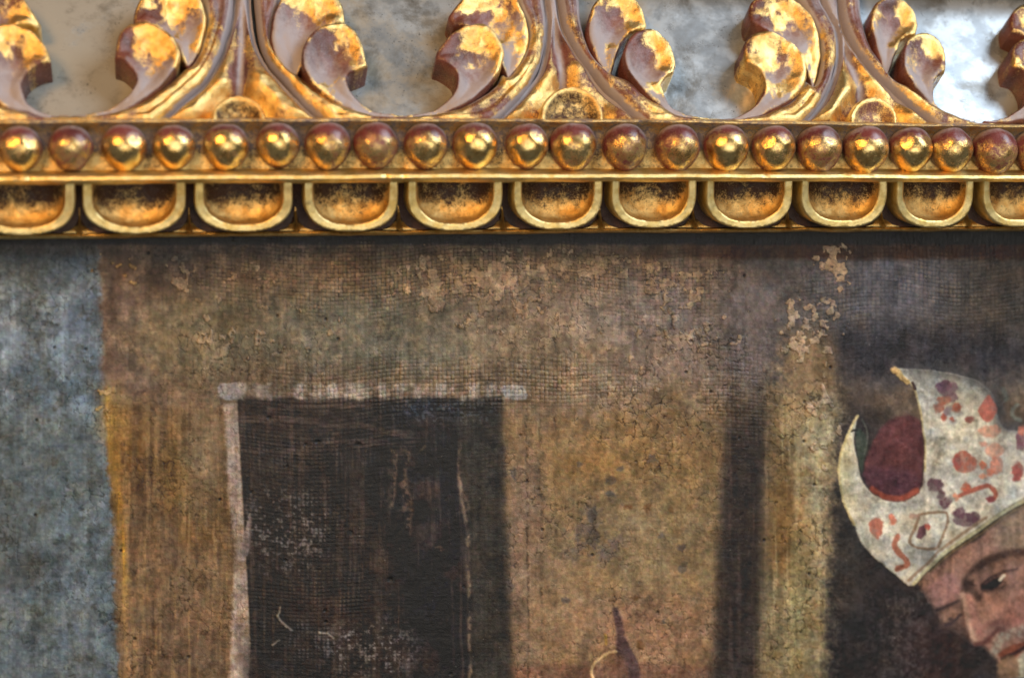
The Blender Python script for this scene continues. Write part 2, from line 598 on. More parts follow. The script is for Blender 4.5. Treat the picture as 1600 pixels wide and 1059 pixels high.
# lobes: (side, outline, head centre, head radius, head height); a doubled point is a sharp corner
O1L1 = [(471, 100), (473, 78), (484, 60), (502, 47), (526, 41), (548, 47), (563, 66), (571, 90), (576, 105), (576, 105), (562, 110), (548, 116), (541, 124), (541, 124),
        (547, 138), (562, 151), (590, 163), (625, 168), (655, 169), (655, 176), (609, 177), (571, 172), (533, 161), (495, 138), (478, 118)]
O1L2 = [(423, 50), (428, 22), (440, 0), (458, -14), (486, -21), (514, -14), (532, 2), (538, 20), (540, 35), (540, 35), (528, 36), (513, 43), (496, 52), (482, 75), (472, 98), (460, 112), (452, 106), (437, 92), (427, 74)]
O1R1 = [(746, 43), (722, 47), (704, 58), (692, 70), (683, 83), (681, 95), (681, 95), (692, 99), (704, 107), (713, 117), (715, 128), (711, 140), (702, 151), (678, 162), (649, 168), (620, 170), (620, 176),
        (660, 175), (697, 169), (734, 156), (768, 129), (785, 102), (785, 81), (772, 58), (760, 48)]
O1R2 = [(702, 24), (709, 12), (720, 0), (738, -14), (765, -20), (792, -12), (810, 8), (823, 34), (828, 60), (819, 88), (806, 106), (798, 115), (791, 106), (782, 90), (768, 66), (752, 50), (734, 42), (720, 38), (709, 37), (709, 37)]
O2L1 = [(972, 98), (974, 80), (981, 65), (995, 55), (1013, 51), (1034, 62), (1049, 81), (1056, 104), (1056, 104), (1053, 115), (1053, 115), (1042, 122), (1034, 132), (1034, 132), (1045, 149), (1068, 164), (1100, 173), (1130, 175),
        (1130, 181), (1098, 182), (1068, 177), (1039, 162), (1011, 146), (985, 122)]
O2L2 = [(918, 45), (922, 19), (934, 0), (950, -12), (968, -14), (990, 0), (1005, 19), (1011, 38), (1011, 38), (1009, 46), (1009, 46), (997, 47), (985, 52), (972, 66), (965, 85), (958, 108), (952, 110), (936, 91), (923, 64)]
O2R1 = [(1161, 76), (1168, 62), (1181, 55), (1198, 56), (1218, 64), (1243, 81), (1258, 103), (1259, 124), (1252, 140), (1238, 154), (1213, 167), (1185, 178), (1150, 181), (1125, 181), (1125, 176), (1150, 174), (1168, 168), (1184, 158), (1193, 146), (1194, 130), (1190, 119), (1181, 109),
        (1172, 104), (1165, 101), (1165, 101), (1161, 92)]
O2R2 = [(1171, 20), (1175, 4), (1190, -8), (1215, -10), (1238, 2), (1258, 18), (1274, 40), (1284, 72), (1284, 100), (1276, 130), (1268, 112), (1256, 92), (1240, 74), (1222, 62), (1207, 57), (1200, 50), (1190, 45), (1180, 39), (1174, 36), (1174, 36)]
O3L1 = [(1407, 98), (1409, 82), (1417, 68), (1433, 59), (1454, 61), (1470, 76), (1477, 98), (1476, 116), (1476, 116), (1466, 121), (1459, 130), (1459, 130), (1465, 150), (1490, 168), (1528, 180), (1560, 183), (1560, 189), (1528, 188), (1480, 170), (1452, 153), (1426, 133), (1412, 115)]
O3L2 = [(1358, 35), (1361, 18), (1371, 6), (1386, 2), (1411, 6), (1428, 21), (1435, 40), (1435, 40), (1432, 54), (1432, 54), (1418, 57), (1408, 64), (1403, 78), (1396, 100), (1391, 112), (1377, 87), (1363, 58)]
O3R1 = dup(O2R1, 417, 8, 0.95, (1161, 76))
O3R2 = dup(O2R2, 408, 14, 0.95, (1171, 20))
O0R1 = [(179, 90), (184, 62), (198, 45), (218, 40), (240, 44), (262, 56), (277, 74), (282, 91), (275, 110), (257, 131), (219, 156), (170, 171), (113, 177), (80, 177), (80, 169), (120, 168), (165, 160), (196, 148), (210, 134), (213, 122), (203, 107), (190, 97), (180, 93), (180, 93)]
O0R2 = [(208, 27), (211, 10), (222, -4), (252, -18), (285, -14), (311, 0), (321, 20), (321, 44), (313, 72), (300, 92), (292, 96), (284, 84), (274, 66), (258, 50), (238, 40), (224, 36), (212, 35), (212, 35)]
O0L1 = [(-32, 100), (-30, 78), (-20, 58), (0, 44), (26, 44), (50, 54), (66, 67), (77, 86), (81, 98), (81, 98), (66, 101), (50, 109), (50, 109), (38, 122), (34, 134), (38, 148), (50, 160), (80, 168), (110, 170), (110, 177), (80, 176), (38, 169), (0, 160), (-22, 130)]
O0L2 = [(-60, 50), (-55, 20), (-40, 0), (-10, -18), (20, -14), (40, 2), (50, 16), (63, 32), (63, 32), (58, 39), (40, 36), (20, 40), (8, 46), (-4, 62), (-12, 84), (-24, 108), (-40, 92), (-54, 74)]

LOBES = [('L', O0L2, (5, 18), 46, 8.6), ('L', O0L1, (25, 88), 52, 9.2), ('R', O0R2, (268, 24), 50, 8.6), ('R', O0R1, (228, 88), 50, 9.4),
         ('L', O1L2, (482, 22), 52, 8.6), ('L', O1L1, (522, 90), 50, 9.4), ('R', O1R2, (768, 24), 54, 8.6), ('R', O1R1, (736, 88), 50, 9.4),
         ('L', O2L2, (966, 30), 44, 8.8), ('L', O2L1, (1014, 92), 42, 9.6), ('R', O2R2, (1228, 34), 50, 8.8), ('R', O2R1, (1210, 98), 46, 9.8),
         ('L', O3L2, (1398, 36), 38, 9.0), ('L', O3L1, (1442, 94), 36, 9.8), ('R', O3R2, (1634, 48), 48, 8.8), ('R', O3R1, (1625, 104), 44, 9.8)]


def gfield(seed):
    rr = random.Random(seed)
    a = rr.uniform(-0.12, 0.12)
    return a


for k, (side, loop, c, r, H) in enumerate(LOBES):
    sgn = 1 if side == 'L' else -1

    def lob_h(V, d, c=c, r=r, H=H, sgn=sgn, k=k):
        x, y = (V[:, 0] - c[0]) / r * sgn, (V[:, 1] - c[1]) / r
        dist = np.hypot(x, y)
        h = H - 3.6 * ss(0.75, 2.0, dist)
        h = h - 0.7 * (1 - np.sqrt(1 - (1 - np.clip(d / 3.5, 0, 1)) ** 2)) - 0.9 * ss(4, 22, d)
        h = h - 1.7 * np.exp(-(((x + 0.12) / 0.55) ** 2 + ((y - 0.42) / 0.75) ** 2))     # gouged valley
        h = h + 0.7 * np.clip(-y, -0.4, 1) - 0.5 * np.clip(x, -1, 1)
        return np.maximum(h + gouge(V, 300 + k) + 0.5 * (fbm(V[:, 0] / 18, V[:, 1] / 18, 300 + k, 2) - 0.5), 2.2)

    def lob_g(V, d, c=c, r=r, sgn=sgn, k=k):
        x, y = (V[:, 0] - c[0]) / r * sgn, (V[:, 1] - c[1]) / r
        n = fbm(V[:, 0] / 34, V[:, 1] / 34, 600 + k, 4) - 0.5
        if sgn > 0:
            g = 0.54 - 0.34 * (y + 0.1) + 0.32 * x + n * 1.9
        else:
            g = 0.54 - 0.34 * (y + 0.05) - 0.32 * x + n * 1.9
        g = np.clip(g, 0.24, 0.74) + 0.25 * ((d > 1.2) & (d < 5)) * ss(0.3, 0.7, vnoise(V[:, 0] / 25, V[:, 1] / 25, 77 + k))
        du = np.clip(0.45 + 0.5 * y - 0.2 * x + n * 0.6, 0, 1) * ss(0, 4, d)
        return g, du
    carve('leaf_lobe', smooth_loop(loop, 1.9), FZ, lob_h, M_LEAF, frame, raw=True, gild=lob_g, wob=1.1)

# scroll bands sweeping under each opening
B1 = [(416, 78), (428, 96), (446, 116), (469, 145), (497, 170), (521, 190), (521, 190), (560, 190), (640, 190), (720, 190), (768, 188), (768, 188), (798, 161), (827, 128), (846, 94), (855, 57), (856, 19), (851, -14), (846, -40), (846, -40),
      (800, -40), (800, -40), (812, 6), (824, 32), (826, 60), (814, 90), (797, 112), (786, 108), (774, 128), (737, 153), (697, 166), (640, 173), (590, 172), (556, 163), (514, 146), (478, 118), (454, 100), (436, 80), (426, 50), (436, 0), (442, -40), (442, -40), (396, -40), (396, -40), (400, 10), (406, 50)]
B2 = [(894, 55), (919, 93), (947, 127), (975, 154), (1013, 190), (1013, 190), (1060, 191), (1140, 192), (1210, 192), (1249, 191), (1249, 191), (1277, 166), (1298, 132), (1312, 85), (1311, 42), (1300, 19), (1288, -4), (1270, -40), (1270, -40), (1225, -40), (1225, -40), (1254, 0), (1276, 38), (1286, 72), (1284, 106), (1275, 126), (1262, 118),
      (1256, 130), (1240, 150), (1213, 164), (1185, 174), (1130, 178), (1068, 172), (1039, 158), (1011, 142), (986, 120), (960, 108), (936, 88), (922, 62), (912, 30), (906, -40), (906, -40), (872, -40), (872, -40), (880, 20)]
B3 = [(1333, 54), (1365, 99), (1403, 135), (1454, 175), (1472, 193), (1472, 193), (1540, 194), (1620, 196), (1700, 198), (1760, 198), (1760, 198), (1760, 188), (1760, 188), (1640, 190), (1580, 190), (1528, 183), (1480, 165), (1452, 148), (1428, 130), (1404, 118), (1392, 106), (1376, 82), (1362, 56), (1352, 20), (1346, -40), (1346, -40), (1312, -40), (1312, -40), (1320, 20)]
B0 = [(-140, 182), (-140, 188), (-140, 188), (-60, 190), (60, 190), (160, 190), (238, 189), (238, 189), (279, 156), (311, 128), (330, 106), (347, 72), (358, 38), (364, 9), (366, -40), (366, -40), (310, -40), (310, -40), (322, 20), (319, 44), (311, 74), (299, 94), (288, 100), (272, 116), (257, 128), (219, 152), (170, 168), (113, 173), (60, 172), (38, 166), (0, 156), (-30, 140), (-140, 140)]
for k, b in enumerate((B0, B1, B2, B3)):
    def band_h(V, d, k=k):
        h = 4.3 + 3.1 * np.sqrt(1 - (1 - np.clip(d / 16, 0, 1)) ** 2) - 0.9 * ss(12, 22, d)
        return h + gouge(V, 800 + k) + 0.5 * (fbm(V[:, 0] / 20, V[:, 1] / 20, 800 + k, 2) - 0.5)

    def band_g(V, d, k=k):
        n = fbm(V[:, 0] / 40, V[:, 1] / 40, 900 + k, 3) - 0.5
        up = ss(90, 10, V[:, 1])
        g = 0.56 + n * 0.7 - 0.24 * up - 0.4 * (1 - ss(0, 5, d))
        du = (1 - ss(2, 9, d)) * 1.2 + 0.45 * up
        return g, du
    carve('scroll_band', b, FZ, band_h, M_LEAF, frame, gild=band_g, base=0.4, wob=0.6)

BOSS = ((372, 190, 43, 41), (893, 190, 51, 55), (1364, 194, 39, 43))
# flared stems between the openings, each with a groove along its sides
S1 = [(366, -40), (366, -40), (364, 9), (357, 38), (346, 72), (329, 106), (310, 128), (278, 155), (238, 189), (238, 189), (380, 191), (524, 190), (524, 190), (500, 174), (472, 150), (444, 120), (420, 92), (402, 57), (394, 11), (392, -40), (392, -40)]
S2 = [(846, -40), (846, -40), (852, -4), (857, 25), (848, 94), (826, 128), (797, 160), (765, 188), (765, 188), (890, 190), (1016, 191), (1016, 191), (978, 156), (949, 128), (921, 94), (896, 57), (882, 19), (874, -40), (874, -40)]
S3 = [(1268, -40), (1268, -40), (1284, -6), (1300, 19), (1312, 42), (1313, 85), (1298, 132), (1276, 166), (1246, 192), (1246, 192), (1360, 194), (1475, 195), (1475, 195), (1456, 177), (1405, 136), (1367, 100), (1335, 55), (1322, 20), (1314, -40), (1314, -40)]
for k, (b, ax, wl) in enumerate(((S1, ((380, -40), (379, 47), (374, 145)), 1), (S2, ((860, -40), (872, 47), (890, 140)), 1), (S3, ((1290, -40), (1318, 47), (1360, 150)), 1))):
    axl = smooth_loop(ax, 4, False)

    def stem_h(V, d, axl=axl, k=k):
        da = seg_dist(V, axl, False)
        h = 4.2 + 3.8 * np.sqrt(1 - (1 - np.clip((d - 6) / 22, 0, 1)) ** 2) + gouge(V, 840 + k)
        h = h - 3.4 * np.exp(-(da / 15) ** 2) * ss(6, 16, d) * ss(-40, 60, V[:, 1])
        bx, by, brx, bry = BOSS[k]
        h = h - 3.6 * ss(1.75, 1.05, np.hypot((V[:, 0] - bx) / brx, (V[:, 1] - by) / bry))
        h = np.maximum(h, 1.8)
        return h + 0.5 * (fbm(V[:, 0] / 22, V[:, 1] / 22, 840 + k, 2) - 0.5)

    def stem_g(V, d, axl=axl, k=k):
        da = seg_dist(V, axl, False)
        n = fbm(V[:, 0] / 34, V[:, 1] / 34, 950 + k, 3) - 0.5
        g = 0.50 + n * 0.9 - 0.45 * np.exp(-(da / 9) ** 2) - 0.7 * (1 - ss(6, 11, d)) + 0.18 * ss(60, 150, V[:, 1]) - 0.15 * ss(60, 0, V[:, 1])
        du = np.clip(1.2 * (1 - ss(5, 11, d)) + 0.8 * np.exp(-(da / 8) ** 2), 0, 1)
        return g, du
    carve('stem', b, FZ, stem_h, M_LEAF, frame, gild=stem_g, base=0.2, wob=0.6)

# half-round bosses at the feet of the stems
for k, (cx, yb, rx, ry) in enumerate(BOSS):
    loop = [(cx - rx, yb), (cx - rx, yb)] + [(cx - rx * math.cos(t), yb - 4 - (ry - 4) * math.sin(t)) for t in np.linspace(0.05, math.pi - 0.05, 13)] + [(cx + rx, yb), (cx + rx, yb)]
    arc = smooth_loop([(cx - rx * math.cos(t), yb - 4 - (ry - 4) * math.sin(t)) for t in np.linspace(-0.1, math.pi + 0.1, 16)], 2, False)

    def boss_h(V, d):
        return 8.6 - 1.2 * (1 - ss(0, 4, d)) - 2.2 * ss(5, 24, d)
    carve('boss', loop, FZ, boss_h, M_HOLLOW if k < 2 else M_LEAF, frame, sdf=arc, base=0.3, wob=0.6,
          gild=lambda V, d: (0.78 - 0.30 * ss(4, 12, d), 0.2 * ss(8, 20, d)))

# aged mirror behind each opening, and an unseen rail added above for its dark reflection
MIR = Plane(FP0 - FN * HT / 1000, FN, 0.0)
for xa, xb in ((-160, 370), (373, 858), (862, 1300), (1304, 1800)):
    nx, ny = 40, 20
    gx, gy = np.meshgrid(np.linspace(xa, xb, nx), np.linspace(-120, 215, ny))
    V = np.stack([gx.ravel(), gy.ravel()], 1)
    P = MIR.map(V, 0.12 * (fbm(V[:, 0] / 90, V[:, 1] / 90, 31, 2) - 0.5))
    F = [(j * nx + i, (j + 1) * nx + i, (j + 1) * nx + i + 1, j * nx + i + 1) for j in range(ny - 1) for i in range(nx - 1)]
    build('mirror_panel', P, F, M_MIRROR, frame, attrs={'tarnish': np.interp(V[:, 0], [0, 300, 640, 1100, 1500], [1.0, 0.85, 0.62, 0.42, 0.22])})
up_loop = [(-170, -78), (-170, -78), (600, -60), (1340, -40), (1820, -24), (1820, -24), (1820, -180), (1820, -180), (-170, -230), (-170, -230)]
carve('unseen_dark_rail', up_loop, FZ, lambda V, d: 13.5 - 2.5 * (1 - ss(0, 14, d)), M_HOLLOW, frame, sp=14, base=-2, wob=0,
      gild=lambda V, d: (0.25 + 0 * d, 0 * d))

# ================================================================== the painting
nx, nz = 1560, 640
c00, c10, c01 = at(-70, 332, 0), at(1670, 332, 0), at(800, 1085, 0)
xs = np.linspace(at(-75, 1085, 0)[0], at(1675, 1085, 0)[0], nx)
zs = np.linspace(at(800, 328, 0)[2], at(800, 1090, 0)[2] - 0.003, nz)
GX, GZ = np.meshgrid(xs, zs)
W3 = np.stack([GX, np.zeros_like(GX), GZ], -1) - CAM
dep = W3 @ FWD
X = 800 + FPX * (W3 @ RGT) / dep
Y = 529.5 - FPX * (W3 @ UPV) / dep
C = np.zeros(X.shape + (3,))
Hh = np.zeros(X.shape)          # relief in mm


def srgb(c): return np.array(c, float) / 255


n_big = fbm(X / 170, Y / 150, 1, 4)
n_mid = fbm(X / 55, Y / 55, 2, 4)
n_mid2 = fbm(X / 60, Y / 60, 3, 4)
n_sm = fbm(X / 16, Y / 16, 4, 4)
n_sm2 = fbm(X / 18, Y / 18, 5, 4)
n_fine = fbm(X / 4.5, Y / 4.5, 6, 3)
n_fine2 = fbm(X / 5.0, Y / 5.0, 7, 3)
n_vert = fbm(X / 7, Y / 110, 8, 4)
n_vert2 = fbm(X / 14, Y / 160, 9, 4)
n_horz = fbm(X / 90, Y / 8, 10, 3)
wx = (n_sm - 0.5) * 10 + (n_fine - 0.5) * 5
wy = (n_sm2 - 0.5) * 10 + (n_fine2 - 0.5) * 5


def lay(m, c, sl=None):
    """lay paint of colour c with coverage m"""
    t = C if sl is None else C[sl]
    c = srgb(c)
    t += (c - t) * np.clip(m, 0, 1)[..., None]


def box(x, y, rx, ry, soft=0.6):
    """soft elliptical patch"""
    d = np.hypot((X - x + wx * 1.2) / rx, (Y - y + wy * 1.2) / ry)
    return 1 - ss(1 - soft, 1 + soft, d)


def sub(x0, y0, x1, y1):
    """grid slice that covers the pixel box"""
    r = np.where((Y[:, nx // 2] > y0 - 48) & (Y[:, nx // 2] < y1 + 48))[0]
    q = np.where((X[nz // 2] > x0 - 48) & (X[nz // 2] < x1 + 48))[0]
    return np.s_[r.min():r.max() + 1, q.min():q.max() + 1]


def poly(pts, c, soft=2.0, rag=0.4, alpha=1.0, nz_=0.0, smooth=True, lift=0.0):
    L = smooth_loop(pts, 3.0) if smooth else np.array(pts, float)
    lo, hi = L.min(0) - soft * 3, L.max(0) + soft * 3
    sl = sub(lo[0], lo[1], hi[0], hi[1])
    P = np.stack([(X[sl] + wx[sl] * rag).ravel(), (Y[sl] + wy[sl] * rag).ravel()], 1)
    d = seg_dist(P, L) * np.where(inside(P, L), 1, -1)
    m = ss(-soft, soft, d).reshape(X[sl].shape) * alpha
    if nz_: m = m * np.clip(1 - nz_ + nz_ * 2 * ss(0.35, 0.65, n_fine[sl] * 0.5 + n_sm[sl] * 0.5), 0, 1)
    lay(m, c, sl)
    if lift: Hh[sl] += lift * m
    return sl, m


def stroke(pts, wd, c, soft=1.5, rag=0.3, alpha=1.0, lift=0.0, dry=0.0):
    L = smooth_loop(pts, 3.0, False)
    lo, hi = L.min(0) - wd - soft * 3, L.max(0) + wd + soft * 3
    sl = sub(lo[0], lo[1], hi[0], hi[1])
    P = np.stack([(X[sl] + wx[sl] * rag).ravel(), (Y[sl] + wy[sl] * rag).ravel()], 1)
    d = wd / 2 - seg_dist(P, L, False)
    m = ss(-soft, soft, d).reshape(X[sl].shape) * alpha
    if dry: m = m * (1 - dry + dry * ss(0.42, 0.6, n_fine[sl]))
    lay(m, c, sl)
    if lift: Hh[sl] += lift * m


def spot(x, y, rx, ry, c, alpha=0.95, rag=0.5):
    t = np.linspace(0, 2 * math.pi, 13)[:-1]
    k = random.Random(int(x * 7 + y))
    poly([(x + rx * k.uniform(0.82, 1.12) * math.cos(a), y + ry * k.uniform(0.82, 1.12) * math.sin(a)) for a in t], c, 2.2, rag + 0.35, alpha, 0.35)


# boundaries of the painted architecture, as columns for every row
xl = np.interp(Y, [380, 600, 700, 800, 930, 1059], [150, 160, 168, 176, 180, 188]) + wx * 0.55
xw = np.interp(Y, [600, 640, 800, 1000, 1090], [370, 371, 380, 391, 388]) + wx * 0.15
xd = np.interp(Y, [600, 1059], [780, 797]) + wx * 0.35
xs0 = np.interp(Y, [600, 800, 1059], [1137, 1126, 1114]) + wx * 0.5
xs1 = np.interp(Y, [600, 800, 1059], [1206, 1200, 1192]) + wx * 0.8
xg = np.interp(Y, [560, 640, 800, 1059], [1312, 1312, 1296, 1290]) + wx * 0.9

# ---- ground: brown wall
C[:] = srgb((104, 86, 68))
lay(ss(0.42, 0.7, n_mid) * 0.6, (126, 104, 80))
lay(ss(0.5, 0.75, n_mid2) * 0.55, (84, 68, 56))
# upper wall, left to right
lay(box(300, 410, 260, 50) * 0.85, (80, 65, 55))
lay(box(185, 540, 60, 90) * 0.8, (108, 87, 77))
lay(box(300, 530, 110, 60) * 0.75, (114, 101, 75))
lay(box(420, 500, 130, 70) * 0.6, (108, 96, 74))
lay(box(560, 430, 160, 40) * 0.7, (108, 88, 68))
lay(box(620, 520, 190, 70) * 0.85, (101, 97, 82))
lay(box(760, 470, 120, 60) * 0.55, (122, 103, 82))
lay(box(930, 520, 170, 110) * 0.85, (136, 115, 90))
lay(box(1040, 540, 90, 120) * 0.65, (124, 106, 94))
lay(box(1060, 430, 80, 30) * 0.6, (100, 80, 66))
lay(ss(0.5, 0.68, n_sm) * 0.25 * (Y < 640), (140, 118, 92))

# ---- right wall panel under the lintel line
pan = ss(-11, 11, X - xd - wx * 0.5) * ss(-12, 12, xs0 - X) * ss(585, 720, Y + wy * 7 + (n_big - 0.5) * 150)
lay(pan * 0.95, (134, 108, 74))
lay(pan * box(930, 690, 120, 70) * 0.85, (138, 104, 62))
lay(pan * box(1060, 720, 80, 100) * 0.5, (126, 102, 68))
lay(pan * box(960, 860, 150, 90) * 0.5, (124, 106, 78))
lay(pan * box(820, 860, 35, 190) * 0.8, (122, 99, 82))
lay(pan * box(1000, 990, 150, 60) * 0.8, (146, 110, 84))
lay(pan * box(880, 940, 60, 120) * 0.55, (140, 112, 82))
lay(pan * box(925, 850, 55, 40) * 0.75 * ss(0.45, 0.62, n_sm), (88, 75, 66))
lay(pan * box(945, 820, 45, 35) * 0.6 * ss(0.42, 0.6, n_sm2), (112, 92, 80))
lay(pan * ss(0.55, 0.72, n_vert) * 0.3, (102, 84, 60))
lay(pan * ss(1030, 1044, Y + wy) * 0.85, (112, 80, 62))

# ---- grey-blue field at the far left
lf = ss(-7, 7, xl - X + wx)
lay(lf, (96, 103, 106))
lay(lf * ss(440, 380, Y + wy * 3), (64, 61, 58))
lay(lf * box(70, 520, 90, 75) * 0.85, (118, 128, 136))
lay(lf * box(130, 470, 50, 60) * 0.7, (98, 110, 124))
lay(lf * ss(0.52, 0.66, n_vert * 0.5 + n_sm * 0.5) * 0.5 * ss(430, 470, Y) * ss(700, 600, Y), (132, 144, 152))
lay(lf * box(60, 740, 110, 110) * 0.5, (84, 92, 92))
lay(lf * box(100, 600, 60, 60) * 0.6, (92, 106, 118))
lay(lf * box(130, 850, 50, 70) * 0.5, (104, 116, 122))
lay(lf * ss(0.52, 0.72, n_vert2) * 0.45 * ss(650, 760, Y), (98, 108, 108))
lay(lf * ss(0.55, 0.75, n_mid) * 0.5, (66, 70, 68))
lay(lf * ss(0.55, 0.7, n_sm) * 0.5 * ss(900, 960, Y), (106, 112, 106))
lay(lf * ss(0.58, 0.7, n_sm2) * 0.55, (70, 72, 68))
lay(lf * box(40, 885, 40, 30) * 0.6, (66, 66, 62))

# ---- tan pilaster
pl = ss(-6, 6, X - xl - wx) * ss(-3, 3, xw - X) * ss(570, 720, Y + wy * 7 + (n_big - 0.5) * 140)
lay(pl * 0.85, (118, 92, 62))
lay(pl * box(255, 730, 90, 110) * 0.85, (92, 69, 44))
lay(pl * box(200, 680, 28, 120) * 0.7, (126, 92, 52))
lay(pl * box(270, 880, 100, 130) * 0.7, (128, 102, 76))
lay(pl * box(310, 815, 40, 45) * 0.7, (98, 72, 42))
lay(pl * box(270, 1010, 90, 60) * 0.6, (106, 84, 68))
lay(pl * ss(0.52, 0.68, n_vert) * 0.6, (138, 110, 74))
lay(pl * ss(0.55, 0.72, n_vert2) * 0.55, (86, 68, 52))
lay(pl * box(275, 745, 26, 50) * 0.6, (136, 104, 58))
lay(pl * box(315, 690, 30, 110) * 0.6, (128, 112, 88))
lay(pl * ss(0.62, 0.74, n_sm) * 0.6, (76, 58, 42))
# yellow edge line of the pilaster
ye = np.exp(-((X - xl - np.interp(Y, [560, 760, 900, 1059], [8, 9, 14, 10])) / np.interp(Y, [600, 700, 900], [7, 6, 5])) ** 2)
lay(ye * ss(590, 640, Y) * ss(1000, 860, Y) * (0.35 + 0.65 * ss(0.4, 0.6, n_vert)), (178, 132, 50))
lay(ye * ss(860, 940, Y) * 0.6, (146, 116, 76))
lay(box(178, 650, 26, 46) * 0.5, (150, 118, 62))

# ---- dark window with its pale surround
win = ss(-2.5, 2.5, X - xw) * ss(-11, 11, xd - X + wx * 0.5) * ss(616, 626, Y + wy * 0.6)
lay(win, (51, 44, 39))
lay(win * box(660, 700, 120, 90) * 0.85, (38, 39, 40))
lay(win * box(690, 900, 60, 170) * 0.75, (40, 38, 40))
lay(win * box(480, 660, 110, 60) * 0.6, (62, 52, 46))
lay(win * ss(0.5, 0.68, n_sm) * 0.75, (38, 36, 36))
lay(win * ss(0.52, 0.7, n_mid2) * 0.5, (66, 53, 47))
lay(win * ss(0.56, 0.7, n_vert) * 0.3, (84, 68, 58))
lay(win * ss(0.56, 0.66, n_horz) * 0.5 * ss(730, 690, Y) * ss(700, 640, X), (88, 74, 66))
lay(win * box(690, 640, 60, 16) * 0.5, (50, 53, 60))
xline = np.interp(Y, [625, 760, 830, 1059], [715, 718, 730, 735]) + wx * 0.6
lay(win * (box(450, 830, 60, 60) + box(580, 1010, 70, 40)) * ss(0.5, 0.64, n_fine * 0.6 + n_sm * 0.4) * 0.5, (118, 110, 104))
lay(win * ss(0, 8, X - xline) * 0.85, (56, 51, 45))
lay(win * np.exp(-((X - xline) / 3.0) ** 2) * (0.35 + 0.65 * ss(0.36, 0.5, n_sm2)) * ss(630, 760, Y), (108, 92, 76))
for pts, wd in (([(612, 702), (622, 712), (618, 735), (614, 790)], 5), ([(640, 700), (632, 745), (641, 790), (643, 832)], 6), ([(610, 700), (630, 704)], 5), ([(650, 708), (662, 700)], 4), ([(726, 770), (731, 792), (724, 800)], 5), ([(684, 855), (690, 858)], 7)):
    stroke(pts, wd, (104, 84, 70), 3, 1.2, 0.7, dry=0.5)
lay(win * box(628, 770, 26, 70) * ss(0.45, 0.6, n_sm2) * 0.6, (92, 74, 62))
# lintel and jamb
lin = ss(596, 602, Y + wy * 0.9) * ss(626, 619, Y + wy * 0.9) * ss(340, 346, X + wx) * ss(826, 816, X + wx)
lay(lin * (0.15 + 0.85 * ss(0.36, 0.58, 0.55 * vnoise(X / 13, Y / 60, 44) + 0.45 * n_sm)), (146, 134, 122))
lay(win * box(700, 640, 90, 20) * ss(0.56, 0.66, n_fine) * 0.3, (96, 102, 112))  # bluish glints on the weave, painted into the window's top
poly([(341, 604), (358, 598), (371, 600), (372, 620), (348, 623)], (150, 140, 132), 1.5, 0.6, lift=0.1)
poly([(782, 606), (800, 602), (820, 606), (819, 624), (792, 622)], (156, 148, 140), 1.5, 0.8, 0.9, lift=0.1)
jw = np.interp(Y, [630, 760, 850, 1000, 1059], [20, 22, 16, 30, 30])
jam = ss(-2, 2, xw - X) * ss(-4, 4, X - xw + jw + wx * 0.8) * ss(626, 634, Y)
lay(jam * (0.55 + 0.45 * ss(0.3, 0.5, n_sm2)), (158, 139, 124))
lay(box(392, 1040, 14, 26) * 0.7, (70, 58, 52))
poly([(376, 860), (389, 805), (392, 812), (388, 865)], (122, 108, 100), 2, 0.5, 0.8)

# ---- dark shaft, golden pilaster, dark ground behind the bishop
sh = ss(-15, 15, X - xs0 + wx * 1.2) * ss(-26, 24, xs1 - X + wx) * ss(580, 680, Y + wy * 5)
lay(sh * 0.97, (56, 48, 43))
lay(sh * ss(0.5, 0.7, n_vert) * 0.5, (74, 60, 54))
gp = ss(-20, 22, X - xs1 + wx) * ss(-22, 18, xg - X + wx * 2.2) * ss(560, 620, Y + wy * 3)
lay(gp, (144, 125, 92))
lay(gp * box(1215, 800, 26, 300) * 0.65, (92, 72, 46))
lay(gp * ss(1240, 1285, X) * ss(960, 880, Y) * 0.75, (178, 162, 126))
lay(gp * box(1230, 840, 40, 90) * 0.5, (124, 88, 48))
lay(gp * ss(870, 930, Y) * 0.7, (136, 122, 90))
lay(gp * box(1245, 960, 16, 120) * 0.6, (150, 136, 92))
lay(gp * ss(0.5, 0.66, n_sm) * 0.5, (106, 84, 52))
lay(gp * ss(0.56, 0.7, n_vert) * 0.4, (160, 142, 104))
bg = ss(-20, 22, X - xg - wx * 1.6) * ss(515, 690, Y + wy * 5 - 60 * ss(1340, 1400, X))
lay(bg, (50, 44, 42))
lay(bg * box(1320, 850, 30, 120) * 0.5, (64, 58, 50))
lay(bg * box(1460, 1015, 50, 60) * 0.6, (62, 45, 40))
lay(bg * ss(0.5, 0.7, n_mid) * 0.4, (60, 50, 44))

# ---- upper right: blue-grey over brown, window sheen painted into the colour
ur = ss(1085, 1190, X + wx * 5) * ss(640, 560, Y + wy * 3)
lay(ur * 0.85, (80, 75, 73))
lay(ur * box(1420, 440, 130, 60) * 0.75, (94, 92, 98))
lay(ur * box(1560, 470, 90, 80) * 0.8, (66, 57, 48))
lay(ur * box(1420, 560, 220, 50) * 0.8, (48, 43, 44))
lay(ur * box(1170, 520, 60, 90) * 0.6, (104, 92, 88))
lay(box(1000, 470, 200, 50) * 0.35, (116, 108, 106))
lay(ss(1190, 1240, X + wx * 4) * ss(1320, 1290, X) * box(1260, 580, 70, 60) * 0.9, (132, 108, 78))
# darker painted margin along the top, with the frame's cast shadow painted in
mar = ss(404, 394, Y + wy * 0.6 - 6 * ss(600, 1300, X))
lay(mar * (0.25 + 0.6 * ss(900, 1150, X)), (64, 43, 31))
lay(ss(386, 378, Y + wy * 0.3) * 0.9, (34, 32, 36))

